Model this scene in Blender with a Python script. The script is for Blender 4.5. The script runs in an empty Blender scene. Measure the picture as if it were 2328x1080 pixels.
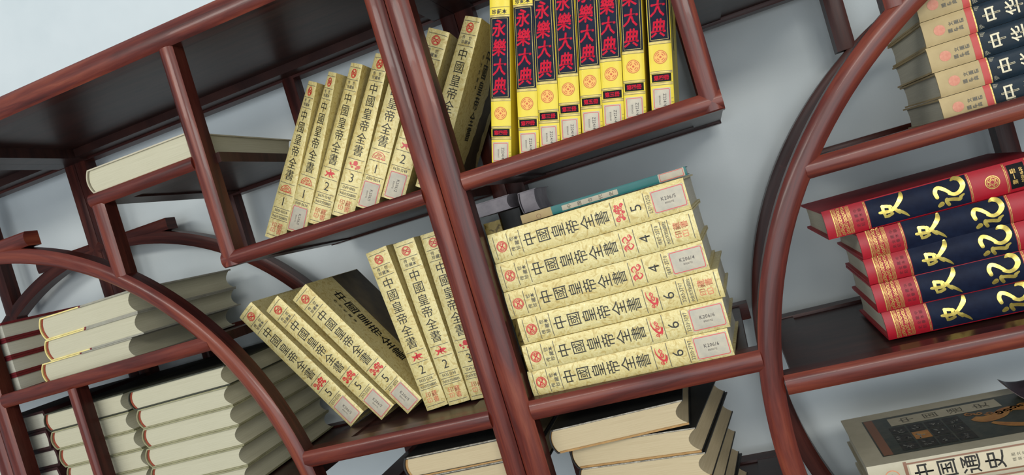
import bpy, bmesh, math, random
from mathutils import Vector, Matrix
C = bpy.context.scene.collection
SC = bpy.context.scene
R = math.radians
random.seed(7)
HZ = 1.555            # camera height above the floor; all z values below are relative to it

# ------------------------------------------------------------------ camera
def cam_setup():
    yaw, pit, rol, f = 0.2837033, 0.01782203, -0.29009059, 1643.4
    def Rx(t): return Matrix(((1,0,0),(0,math.cos(t),-math.sin(t)),(0,math.sin(t),math.cos(t))))
    def Ry(t): return Matrix(((math.cos(t),0,math.sin(t)),(0,1,0),(-math.sin(t),0,math.cos(t))))
    def Rz(t): return Matrix(((math.cos(t),-math.sin(t),0),(math.sin(t),math.cos(t),0),(0,0,1)))
    M = Rz(rol) @ Rx(pit) @ Ry(yaw)
    right = Vector((M[0][0], M[0][2], -M[0][1])); down = Vector((M[1][0], M[1][2], -M[1][1])); fwd = Vector((M[2][0], M[2][2], -M[2][1]))
    cd = bpy.data.cameras.new('camera'); cam = bpy.data.objects.new('camera', cd); C.objects.link(cam)
    cd.sensor_fit = 'HORIZONTAL'; cd.sensor_width = 36.0; cd.lens = 36.0 * f / 2328; cd.clip_start = 0.05
    m = Matrix((right, -down, -fwd)).transposed().to_4x4(); m.translation = Vector((0, -0.95, HZ))
    cam.matrix_world = m
    SC.camera = cam
cam_setup()

# ------------------------------------------------------------------ world, lights, exposure
w = bpy.data.worlds.new('room_air'); SC.world = w; w.use_nodes = True
w.node_tree.nodes['Background'].inputs[0].default_value = (0.80, 0.90, 1.0, 1)
w.node_tree.nodes['Background'].inputs[1].default_value = 0.56
def area(name, loc, target, sx, sy, power, col):
    ld = bpy.data.lights.new(name, 'AREA'); ld.shape = 'RECTANGLE'; ld.size = sx; ld.size_y = sy; ld.energy = power; ld.color = col
    o = bpy.data.objects.new(name, ld); C.objects.link(o); o.location = loc
    o.rotation_euler = (Vector(target) - Vector(loc)).to_track_quat('-Z', 'Y').to_euler(); return o
area('ceiling_or_fill_light', (-1.7, -2.9, HZ + 1.25), (-0.5, 0, HZ), 1.8, 0.35, 36, (1.0, 0.97, 0.90))
area('ceiling_or_fill_light', (0.9, -2.8, HZ + 0.95), (0.4, 0, HZ - 0.2), 1.8, 0.35, 36, (1.0, 0.97, 0.90))  # unseen fill lamp, added to brighten the right side
area('added_front_fill', (0.2, -3.8, HZ - 0.15), (0.0, 0, HZ - 0.15), 4.5, 1.6, 74, (0.93, 0.97, 1.0))  # unseen broad soft light, added to brighten the wall behind the shelves
SC.view_settings.view_transform = 'Standard'; SC.view_settings.look = 'None'
SC.view_settings.gamma = 1.0; SC.view_settings.use_curve_mapping = False
SC.view_settings.exposure = -0.05

# ------------------------------------------------------------------ materials
def srgb(r, g, b):
    def c(v):
        v /= 255.0
        return v / 12.92 if v <= 0.04045 else ((v + 0.055) / 1.055) ** 2.4
    return (c(r), c(g), c(b), 1)
def mat(name, col, rough=0.5, metal=0.0, coat=0.0, spec=0.5):
    m = bpy.data.materials.new(name); m.use_nodes = True
    b = m.node_tree.nodes['Principled BSDF']
    b.inputs['Base Color'].default_value = col; b.inputs['Roughness'].default_value = rough
    b.inputs['Metallic'].default_value = metal; b.inputs['Coat Weight'].default_value = coat
    b.inputs['Specular IOR Level'].default_value = spec
    return m, m.node_tree.nodes, m.node_tree.links, b
def ramp(N, stops):
    r = N.new('ShaderNodeValToRGB'); e = r.color_ramp.elements
    while len(e) < len(stops): e.new(0.5)
    for i, (p, c) in enumerate(stops): e[i].position = p; e[i].color = c
    return r
def noise(N, L, vec, scale, detail=3, rough=0.55, dist=0.0, mapping=None):
    n = N.new('ShaderNodeTexNoise'); n.inputs['Scale'].default_value = scale; n.inputs['Detail'].default_value = detail
    n.inputs['Roughness'].default_value = rough; n.inputs['Distortion'].default_value = dist
    if mapping:
        mp = N.new('ShaderNodeMapping'); mp.inputs['Scale'].default_value = mapping; L.new(vec, mp.inputs['Vector']); vec = mp.outputs[0]
    L.new(vec, n.inputs['Vector']); return n
def bump(N, L, b, h, strength, dist):
    bp = N.new('ShaderNodeBump'); bp.inputs['Strength'].default_value = strength; bp.inputs['Distance'].default_value = dist
    L.new(h, bp.inputs['Height']); L.new(bp.outputs[0], b.inputs['Normal'])
def mk_wood(name, stops, rough, coat):
    m, N, L, b = mat(name, stops[1][1], rough, coat=coat, spec=0.32)
    uv = N.new('ShaderNodeUVMap').outputs[0]
    oi = N.new('ShaderNodeObjectInfo')
    ad = N.new('ShaderNodeVectorMath'); ad.operation = 'ADD'
    sc = N.new('ShaderNodeVectorMath'); sc.operation = 'SCALE'; sc.inputs['Scale'].default_value = 9.0
    L.new(oi.outputs['Location'], sc.inputs[0]); L.new(uv, ad.inputs[0]); L.new(sc.outputs[0], ad.inputs[1])
    n1 = noise(N, L, ad.outputs[0], 1.0, 4, 0.55, 1.0, (3.5, 42, 20))
    n2 = noise(N, L, ad.outputs[0], 1.0, 3, 0.5, 0.3, (30, 420, 100))
    r = ramp(N, stops)
    L.new(n1.outputs[0], r.inputs[0])
    mx = N.new('ShaderNodeMix'); mx.data_type = 'RGBA'; mx.blend_type = 'MULTIPLY'; mx.inputs[0].default_value = 0.28
    r2 = ramp(N, [(0.35, (0.45, 0.4, 0.4, 1)), (0.6, (1, 1, 1, 1))]); L.new(n2.outputs[0], r2.inputs[0])
    L.new(r.outputs[0], mx.inputs[6]); L.new(r2.outputs[0], mx.inputs[7]); L.new(mx.outputs[2], b.inputs['Base Color'])
    rr = N.new('ShaderNodeMapRange'); rr.inputs[3].default_value = 0.24; rr.inputs[4].default_value = 0.38
    L.new(n2.outputs[0], rr.inputs[0]); L.new(rr.outputs[0], b.inputs['Roughness'])
    bump(N, L, b, n2.outputs[0], 0.12, 0.0006)
    return m
def mk_board():
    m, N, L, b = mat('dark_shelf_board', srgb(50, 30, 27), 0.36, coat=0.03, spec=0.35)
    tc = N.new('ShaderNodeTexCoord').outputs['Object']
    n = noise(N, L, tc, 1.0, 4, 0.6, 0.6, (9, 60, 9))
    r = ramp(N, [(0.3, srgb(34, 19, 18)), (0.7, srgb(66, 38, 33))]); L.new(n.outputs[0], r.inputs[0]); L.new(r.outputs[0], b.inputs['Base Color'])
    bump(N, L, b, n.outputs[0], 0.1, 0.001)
    return m
def mk_wall():
    m, N, L, b = mat('painted_wall', srgb(208, 220, 226), 0.85)
    tc = N.new('ShaderNodeTexCoord').outputs['Object']
    n = noise(N, L, tc, 3.0, 4, 0.6)
    r = ramp(N, [(0.3, srgb(200, 209, 211)), (0.7, srgb(214, 221, 222))]); L.new(n.outputs[0], r.inputs[0]); L.new(r.outputs[0], b.inputs['Base Color'])
    n2 = noise(N, L, tc, 160, 2); bump(N, L, b, n2.outputs[0], 0.15, 0.001)
    return m
def mk_brocade(name, lo, mid, hi, sc=1.0):
    m, N, L, b = mat(name, mid, 0.42, metal=0.12)
    tc = N.new('ShaderNodeTexCoord').outputs['Object']
    oi = N.new('ShaderNodeObjectInfo'); ad = N.new('ShaderNodeVectorMath'); ad.operation = 'ADD'
    L.new(tc, ad.inputs[0]); L.new(oi.outputs['Random'], ad.inputs[1])
    n1 = noise(N, L, ad.outputs[0], 75 * sc, 2, 0.5, 2.6)
    n2 = noise(N, L, ad.outputs[0], 210 * sc, 2, 0.6, 3.2)
    n3 = noise(N, L, ad.outputs[0], 9, 3, 0.6)
    r = ramp(N, [(0.36, lo), (0.45, mid), (0.55, mid), (0.575, hi), (0.60, mid)]); L.new(n1.outputs[0], r.inputs[0])
    r2 = ramp(N, [(0.47, (0.86, 0.83, 0.72, 1)), (0.5, (1, 1, 1, 1)), (0.57, (1, 1, 1, 1)), (0.585, (1.0, 0.98, 0.9, 1))]); L.new(n2.outputs[0], r2.inputs[0])
    mx = N.new('ShaderNodeMix'); mx.data_type = 'RGBA'; mx.blend_type = 'MULTIPLY'; mx.inputs[0].default_value = 0.35
    L.new(r.outputs[0], mx.inputs[6]); L.new(r2.outputs[0], mx.inputs[7])
    r3 = ramp(N, [(0.35, (0.9, 0.84, 0.7, 1)), (0.6, (1, 1, 1, 1))]); L.new(n3.outputs[0], r3.inputs[0])
    mx2 = N.new('ShaderNodeMix'); mx2.data_type = 'RGBA'; mx2.blend_type = 'MULTIPLY'; mx2.inputs[0].default_value = 0.6
    L.new(mx.outputs[2], mx2.inputs[6]); L.new(r3.outputs[0], mx2.inputs[7]); L.new(mx2.outputs[2], b.inputs['Base Color'])
    bump(N, L, b, n1.outputs[0], 0.3, 0.0008)
    return m
def mk_noisy(name, c1, c2, scale=40, rough=0.5, metal=0.0, bstr=0.15, bscale=500, coat=0.0):
    m, N, L, b = mat(name, c1, rough, metal, coat)
    tc = N.new('ShaderNodeTexCoord').outputs['Object']
    n = noise(N, L, tc, scale, 4, 0.6); r = ramp(N, [(0.35, c1), (0.65, c2)]); L.new(n.outputs[0], r.inputs[0]); L.new(r.outputs[0], b.inputs['Base Color'])
    n2 = noise(N, L, tc, bscale, 2); bump(N, L, b, n2.outputs[0], bstr, 0.0004)
    return m
def mk_pages(name, c1, c2):
    m, N, L, b = mat(name, c1, 0.8)
    tc = N.new('ShaderNodeTexCoord').outputs['Object']
    n = noise(N, L, tc, 1.0, 3, 0.7, 0.0, (1500, 14, 14)); r = ramp(N, [(0.3, c1), (0.7, c2)]); L.new(n.outputs[0], r.inputs[0]); L.new(r.outputs[0], b.inputs['Base Color'])
    bump(N, L, b, n.outputs[0], 0.3, 0.0005)
    return m
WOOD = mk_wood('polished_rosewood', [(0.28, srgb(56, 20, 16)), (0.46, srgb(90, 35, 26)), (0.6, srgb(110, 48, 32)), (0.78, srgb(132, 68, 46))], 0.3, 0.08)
SHADEW = mk_wood('shaded_rosewood', [(0.28, srgb(38, 16, 14)), (0.46, srgb(58, 25, 21)), (0.6, srgb(74, 33, 26)), (0.78, srgb(88, 44, 34))], 0.38, 0.0)  # same rosewood darkened: shade of rear frame and inner faces put into colour
SHADEW.node_tree.nodes['Principled BSDF'].inputs['Specular IOR Level'].default_value = 0.18
BOARD = mk_board(); WALL = mk_wall()
GOLD = mk_brocade('pale_gold_brocade_paper', srgb(188, 168, 106), srgb(208, 194, 136), srgb(224, 215, 168))
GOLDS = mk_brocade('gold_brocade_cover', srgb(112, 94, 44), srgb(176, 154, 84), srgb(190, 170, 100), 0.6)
YEL = mk_noisy('yellow_cover_paper', srgb(214, 190, 40), srgb(224, 202, 54), 20, 0.45, coat=0.05)
INK = mat('black_print', srgb(34, 32, 26), 0.5)[0]
INKF = mat('faded_black_print', srgb(92, 88, 76), 0.6)[0]
RED = mk_noisy('red_foil', srgb(176, 22, 28), srgb(206, 46, 50), 200, 0.35)
PINK = mk_noisy('faded_red_seal_ink', srgb(206, 112, 80), srgb(220, 140, 100), 300, 0.5)
LABEL = mk_noisy('label_paper', srgb(188, 178, 156), srgb(168, 162, 146), 60, 0.45)
LBORD = mat('label_red_border', srgb(206, 84, 78), 0.5)[0]
LTXT = mat('label_print', srgb(80, 74, 70), 0.6)[0]
NAVY = mk_noisy('dark_navy_panel', srgb(17, 22, 40), srgb(22, 30, 50), 60, 0.5)
BLACKP = mk_noisy('black_panel', srgb(18, 18, 20), srgb(24, 24, 26), 60, 0.5)
GLINE = mk_noisy('old_gold_line', srgb(196, 176, 96), srgb(170, 150, 80), 100, 0.4, 0.3)
TITLERED = mk_noisy('crimson_brush_print', srgb(176, 14, 40), srgb(200, 34, 60), 300, 0.6)
ORANGE = mk_noisy('orange_red_medallion_ink', srgb(184, 74, 22), srgb(196, 90, 30), 300, 0.5)
ORANGE2 = mat('pale_orange_medallion', srgb(226, 172, 78), 0.5)[0]
REDCLOTH = mk_noisy('crimson_book_cloth', srgb(146, 10, 28), srgb(162, 14, 34), 30, 0.5, bscale=900)
FOIL = mk_noisy('gold_foil', srgb(226, 206, 110), srgb(196, 170, 80), 150, 0.28, 0.75, 0.1)
FOILM = mk_noisy('matt_gold_stamp', srgb(216, 186, 110), srgb(180, 140, 70), 500, 0.4, 0.5, 0.2)
for _m in (NAVY, BLACKP, TITLERED): _m.node_tree.nodes['Principled BSDF'].inputs['Specular IOR Level'].default_value = 0.1
PAGE = mk_pages('cream_page_edges', srgb(188, 183, 158), srgb(172, 167, 142))
PAGET = mk_pages('tan_page_edges', srgb(192, 176, 142), srgb(176, 158, 124))
PAGEG = mk_pages('grey_page_edges', srgb(200, 197, 180), srgb(182, 179, 163))
OLIVE = mk_noisy('dark_olive_book_cloth', srgb(52, 54, 38), srgb(40, 42, 30), 40, 0.6, bscale=900)
OLIVEED = mk_noisy('olive_grey_cloth', srgb(150, 146, 112), srgb(128, 124, 92), 40, 0.7, bscale=900)
YCLOTH = mk_noisy('pale_yellow_cloth', srgb(226, 210, 140), srgb(206, 188, 116), 60, 0.6, bscale=900)
GREYB = mk_noisy('grey_cover_paper', srgb(150, 148, 132), srgb(136, 132, 118), 60, 0.6)
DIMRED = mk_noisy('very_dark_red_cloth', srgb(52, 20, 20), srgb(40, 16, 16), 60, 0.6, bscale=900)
MAROON = mk_noisy('dark_red_cloth', srgb(110, 22, 30), srgb(92, 16, 24), 60, 0.6, bscale=900)
BAND = mk_noisy('red_brown_headband', srgb(150, 66, 34), srgb(120, 44, 24), 300, 0.7)
BLACKC = mk_noisy('worn_black_book_cloth', srgb(24, 25, 24), srgb(34, 34, 32), 30, 0.5, bscale=700)
TAN = mk_noisy('tan_card', srgb(172, 134, 82), srgb(150, 112, 64), 60, 0.7)
TORN = mk_noisy('torn_grey_paper', srgb(176, 170, 156), srgb(110, 104, 92), 150, 0.8)
TEAL = mk_noisy('teal_cover', srgb(10, 98, 98), srgb(14, 106, 106), 30, 0.45)
BEIGE = mk_noisy('beige_spine_paper', srgb(180, 160, 118), srgb(166, 146, 106), 25, 0.5)
BEIGEG = mk_noisy('greyish_beige_paper', srgb(180, 172, 148), srgb(168, 160, 136), 25, 0.5)
SEALP = mk_noisy('pale_pink_seal', srgb(206, 142, 116), srgb(196, 124, 100), 300, 0.6)
CORAL = mat('coral_stripe', srgb(178, 58, 52), 0.5)[0]
SILVER = mk_noisy('silver_beige_lettering', srgb(212, 202, 172), srgb(190, 180, 150), 200, 0.4, 0.2)
BLUBLK = mk_noisy('blue_black_panel', srgb(22, 38, 50), srgb(16, 28, 36), 40, 0.4)
for _m in (BLUBLK, BEIGE): _m.node_tree.nodes['Principled BSDF'].inputs['Specular IOR Level'].default_value = 0.15
BROWN = mat('brown_frame_ink', srgb(128, 88, 66), 0.5)[0]
CREAM = mk_noisy('cream_panel', srgb(204, 192, 164), srgb(192, 180, 152), 30, 0.5)
DKGRN = mk_noisy('dark_picture_green', srgb(46, 52, 44), srgb(66, 66, 54), 80, 0.4)
DRAGON = mk_noisy('ochre_picture_print', srgb(182, 130, 62), srgb(150, 96, 48), 60, 0.45)
PICGREY = mk_noisy('grey_picture_print', srgb(150, 150, 140), srgb(84, 84, 78), 90, 0.45)
DARKOBJ = mk_noisy('dark_purple_lacquer', srgb(40, 34, 40), srgb(62, 52, 58), 30, 0.4)
RIM = mat('worn_grey_rim', srgb(120, 108, 108), 0.5)[0]
LILAC = mk_noisy('greyish_lilac_paper', srgb(196, 188, 192), srgb(160, 152, 160), 30, 0.5)
DKCOV = mk_noisy('dark_brown_cover_print', srgb(84, 72, 50), srgb(58, 50, 38), 30, 0.5)
TILE = mk_noisy('dark_picture_tile', srgb(28, 32, 30), srgb(58, 52, 44), 160, 0.5)
FLOORM = mk_noisy('grey_floor', srgb(150, 150, 146), srgb(140, 140, 136), 4, 0.35)

# ------------------------------------------------------------------ object helpers
def tagit(o, label=None, cat=None, group=None, kind=None):
    if label: o['label'] = label
    if cat: o['category'] = cat
    if group: o['group'] = group
    if kind: o['kind'] = kind
    return o
def link(name, me, m, parent=None, smooth=None, label=None):
    o = bpy.data.objects.new(name, me); C.objects.link(o)
    if m is not None and not me.materials: me.materials.append(m)
    if smooth is not None:
        for p in me.polygons: p.use_smooth = True
        me.set_sharp_from_angle(angle=R(smooth))
    if parent is not None: o.parent = parent
    if label: o['label'] = label
    return o
def empty(name, loc=(0, 0, 0)):
    o = bpy.data.objects.new(name, None); C.objects.link(o); o.location = loc; o.empty_display_size = 0.05; return o
def boxmesh(name, x0, x1, y0, y1, z0, z1, bev=0.0):
    bm = bmesh.new()
    bmesh.ops.create_cube(bm, size=1)
    for v in bm.verts: v.co = Vector(((x0 + x1) / 2 + v.co.x * (x1 - x0), (y0 + y1) / 2 + v.co.y * (y1 - y0), (z0 + z1) / 2 + v.co.z * (z1 - z0)))
    if bev: bmesh.ops.bevel(bm, geom=list(bm.edges), offset=bev, segments=2, affect='EDGES')
    me = bpy.data.meshes.new(name); bm.to_mesh(me); bm.free(); return me
def profile(wd, d, y0, bul=0.0055):
    """cross-section of a moulded member: s across the face, y into the depth; convex front"""
    pts = []
    n = 10
    for i in range(n + 1):
        t = -1 + 2 * i / n
        pts.append((t * wd / 2, y0 + bul * abs(t) ** 2.6))
    pts.append((wd / 2, y0 + d)); pts.append((-wd / 2, y0 + d))
    return pts
def sweep(name, frames, prof, m, parent, closed=False, label=None):
    """frames: list of (origin(x,z), normal(x,z)) ; prof (s,y). UV: u along, v around"""
    bm = bmesh.new(); uvl = bm.loops.layers.uv.new('UVMap')
    rings = []; dist = [0]
    for i, (o, nn) in enumerate(frames):
        if i: dist.append(dist[-1] + math.dist(o, frames[i - 1][0]))
        rings.append([bm.verts.new((o[0] + nn[0] * s, y, o[1] + nn[1] * s + HZ)) for s, y in prof])
    cum = [0]
    k = len(prof)
    for i in range(k): cum.append(cum[-1] + math.dist(prof[i], prof[(i + 1) % k]))
    for a in range(len(rings) - 1):
        for i in range(k):
            j = (i + 1) % k
            f = bm.faces.new((rings[a][i], rings[a][j], rings[a + 1][j], rings[a + 1][i]))
            for lp, (uu, vv) in zip(f.loops, ((dist[a], cum[i]), (dist[a], cum[i + 1]), (dist[a + 1], cum[i + 1]), (dist[a + 1], cum[i]))): lp[uvl].uv = (uu, vv)
    for r_ in (rings[0], rings[-1][::-1]):
        f = bm.faces.new(r_)
        for lp in f.loops: lp[uvl].uv = (lp.vert.co.y, lp.vert.co.x + lp.vert.co.z)
    bmesh.ops.recalc_face_normals(bm, faces=bm.faces)
    me = bpy.data.meshes.new(name); bm.to_mesh(me); bm.free()
    cx = sum(f_[0][0] for f_ in frames) / len(frames); cz = sum(f_[0][1] for f_ in frames) / len(frames) + HZ
    me.transform(Matrix.Translation((-cx, -prof[0][1], -cz)))
    o = link(name, me, m, parent, 35, label); o.location = (cx, prof[0][1], cz)
    if m is WOOD:                              # inner faces take the darkened rosewood, shade painted into its colour
        me.materials.append(SHADEW); nf = len(prof) - 4
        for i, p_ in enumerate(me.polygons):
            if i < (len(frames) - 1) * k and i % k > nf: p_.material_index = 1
    return o
def rail(x0, x1, z0, z1, y0, parent, name='rail', d=0.03):
    zc = (z0 + z1) / 2
    return sweep(name, [((x0, zc), (0, 1)), ((x1, zc), (0, 1))], profile(z1 - z0, d, y0, 0.0055 if y0 < .1 else 0.0015), WOOD if y0 < .1 else SHADEW, parent)
def post(x0, x1, z0, z1, y0, parent, name='post', d=0.03):
    xc = (x0 + x1) / 2
    return sweep(name, [((xc, z0), (1, 0)), ((xc, z1), (1, 0))], profile(x1 - x0, d, y0, 0.0055 if y0 < .1 else 0.0015), WOOD if y0 < .1 else SHADEW, parent)
def arc(cx, cz, r0, r1, a0, a1, y0, parent, name='curved_frame', d=0.03):
    n = max(8, int(abs(a1 - a0) / 2)); fr = []
    for i in range(n + 1):
        a = R(a0 + (a1 - a0) * i / n); rc = (r0 + r1) / 2
        fr.append(((cx + rc * math.cos(a), cz + rc * math.sin(a)), (math.cos(a), math.sin(a))))
    return sweep(name, fr, profile(r1 - r0, d, y0, 0.0055 if y0 < .1 else 0.0015), WOOD if y0 < .1 else SHADEW, parent)
YB = 0.332           # front face of the rear frame
def pair(fn, *a, parent, **k):
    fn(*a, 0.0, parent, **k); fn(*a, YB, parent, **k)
def shelf(x0, x1, top, parent, bx0=None, bx1=None, drop=0.005, bat=0.045):
    """frame and panel board between the front and the rear rail"""
    a = x0 if bx0 is None else bx0; b = x1 if bx1 is None else bx1
    t = top - drop + HZ
    for (p, q) in ((a, a + bat), (b - bat, b)):
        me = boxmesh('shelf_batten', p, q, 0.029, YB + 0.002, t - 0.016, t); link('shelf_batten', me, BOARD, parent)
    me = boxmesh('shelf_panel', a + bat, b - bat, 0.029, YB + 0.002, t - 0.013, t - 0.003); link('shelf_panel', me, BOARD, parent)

# ------------------------------------------------------------------ setting
tagit(link('wall_back', boxmesh('wall_back', -4.5, 3.5, 0.405, 0.52, 0, 3.0), WALL), kind='structure')
tagit(link('floor', boxmesh('floor', -4.5, 3.5, -4.0, 0.52, -0.1, 0.0), FLOORM), kind='structure')

# ------------------------------------------------------------------ cabinets
ZF = -HZ             # floor
def cab(name, label):
    return tagit(empty(name, (0, 0, 0)), label, 'display cabinet', 'rosewood curio cabinets along the wall')
def top_and_base(x0, x1, par, pl, pr):
    rail(x0, x1, 0.411, 0.447, -0.002, par, 'top_beam', d=0.034); rail(x0, x1, 0.399, 0.440, YB, par, 'top_beam')
    z = 0.416 + HZ
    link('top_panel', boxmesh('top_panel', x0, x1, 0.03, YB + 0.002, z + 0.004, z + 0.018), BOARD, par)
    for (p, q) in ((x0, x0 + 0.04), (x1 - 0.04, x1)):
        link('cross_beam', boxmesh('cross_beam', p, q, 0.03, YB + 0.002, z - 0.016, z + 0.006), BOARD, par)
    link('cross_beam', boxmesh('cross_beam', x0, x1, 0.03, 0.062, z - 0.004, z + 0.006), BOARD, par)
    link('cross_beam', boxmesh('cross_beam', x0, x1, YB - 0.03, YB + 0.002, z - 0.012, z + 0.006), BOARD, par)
    for (p, q) in (pl, pr): pair(post, p, q, ZF, 0.412, parent=par)
    pair(rail, x0, x1, ZF + 0.08, ZF + 0.12, parent=par)
    shelf(pl[1], pr[0], ZF + 0.12, par)
# middle-left unit
A = cab('curio_cabinet', 'rosewood curio cabinet left of the paired posts, with leaning gold books above its arch')
top_and_base(-1.284, -0.3590, A, (-1.2835, -1.255), (-0.3870, -0.3592))
pair(post, -1.110, -1.0915, -0.315, -0.054, parent=A)
pair(post, -0.947, -0.9215, 0.100, 0.2225, parent=A)
pair(post, -0.7370, -0.7110, 0.062, 0.412, parent=A)
pair(rail, -0.947, -0.736, 0.2200, 0.2420, parent=A); shelf(-0.947, -0.704, 0.242, A, drop=0.002)
pair(rail, -0.737, -0.386, 0.0615, 0.0840, parent=A); shelf(-0.737, -0.386, 0.084, A)
pair(rail, -1.256, -0.806, -0.0555, -0.0315, parent=A); shelf(-1.256, -0.835, -0.0315, A)
pair(rail, -0.700, -0.386, -0.2710, -0.2450, parent=A); shelf(-0.685, -0.386, -0.245, A)
pair(rail, -1.256, -0.708, -0.3150, -0.2910, parent=A); shelf(-1.256, -0.73, -0.291, A, drop=0.0005)
pair(rail, -0.712, -0.386, -0.3880, -0.3620, parent=A); shelf(-0.69, -0.386, -0.362, A, drop=0.0005)
pair(rail, -1.256, -1.097, 0.1985, 0.2235, parent=A, name='rail_end')
pair(arc, -1.284, -0.380, 0.5765, 0.6025, 90, -60, parent=A)
# centre-right unit
B = cab('curio_cabinet', 'rosewood curio cabinet right of the paired posts, holding the yellow books')
top_and_base(-0.3583, 0.566, B, (-0.3580, -0.3235), (0.5400, 0.5658))
pair(rail, -0.3240, 0.0365, 0.0625, 0.0885, parent=B); shelf(-0.3235, 0.0365, 0.0885, B)
pair(post, 0.0100, 0.0365, 0.064, 0.412, parent=B)
pair(rail, 0.036, 0.240, 0.2220, 0.2480, parent=B); shelf(0.036, 0.262, 0.248, B)
pair(post, 0.2380, 0.2660, 0.115, 0.412, parent=B)
pair(rail, -0.3240, -0.0060, -0.2720, -0.2440, parent=B); shelf(-0.3235, -0.0200, -0.244, B, drop=0.003)
pair(rail, 0.0130, 0.541, -0.3090, -0.2830, parent=B); shelf(0.0240, 0.541, -0.283, B, drop=0.002, bat=0.035)
pair(rail, 0.1060, 0.541, -0.0515, -0.0270, parent=B); shelf(0.14, 0.541, -0.027, B, drop=0.007)
pair(post, 0.4200, 0.4460, -0.284, -0.050, parent=B)
pair(rail, -0.3240, -0.0060, -0.5420, -0.5150, parent=B); shelf(-0.3235, -0.0180, -0.515, B, drop=0.0005)
pair(rail, 0.030, 0.541, -0.6150, -0.5890, parent=B); shelf(0.05, 0.541, -0.589, B, drop=0.0005)
arc(0.572, -0.376, 0.566, 0.5945, 90, 240, 0.0, B); arc(0.576, -0.376, 0.560, 0.588, 90, 240, YB, B)
# far-left unit
Z = cab('curio_cabinet', 'rosewood curio cabinet at the far left, mostly cut off')
top_and_base(-2.209, -1.2845, Z, (-2.209, -2.182), (-1.3125, -1.2848))
pair(rail, -1.470, -1.312, 0.1985, 0.2235, parent=Z, name='rail_end')
pair(arc, -1.284, -0.380, 0.5765, 0.6025, 90, 240, parent=Z)
pair(post, -1.60, -1.572, 0.115, 0.412, parent=Z)
pair(rail, -1.80, -1.312, -0.0555, -0.0315, parent=Z); shelf(-1.76, -1.312, -0.0315, Z)

# ------------------------------------------------------------------ lettering
_gl = {}
def glyph(ch, bold=0.0):
    key = (ch, bold)
    if key in _gl: return _gl[key]
    cu = bpy.data.curves.new('lettering', 'FONT'); cu.body = ch; cu.size = 1.0; cu.resolution_u = 2; cu.offset = bold
    o = bpy.data.objects.new('lettering', cu); C.objects.link(o)
    dg = bpy.context.evaluated_depsgraph_get()
    me = bpy.data.meshes.new_from_object(o.evaluated_get(dg))
    vs = [(v.co.x, v.co.y) for v in me.vertices]; fs = [tuple(p.vertices) for p in me.polygons]
    bpy.data.objects.remove(o); bpy.data.curves.remove(cu); bpy.data.meshes.remove(me)
    if vs:
        xa = min(v[0] for v in vs); xb = max(v[0] for v in vs); ya = min(v[1] for v in vs); yb = max(v[1] for v in vs)
    else: xa = xb = ya = yb = 0
    _gl[key] = (vs, fs, (xa, xb, ya, yb)); return _gl[key]
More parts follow.
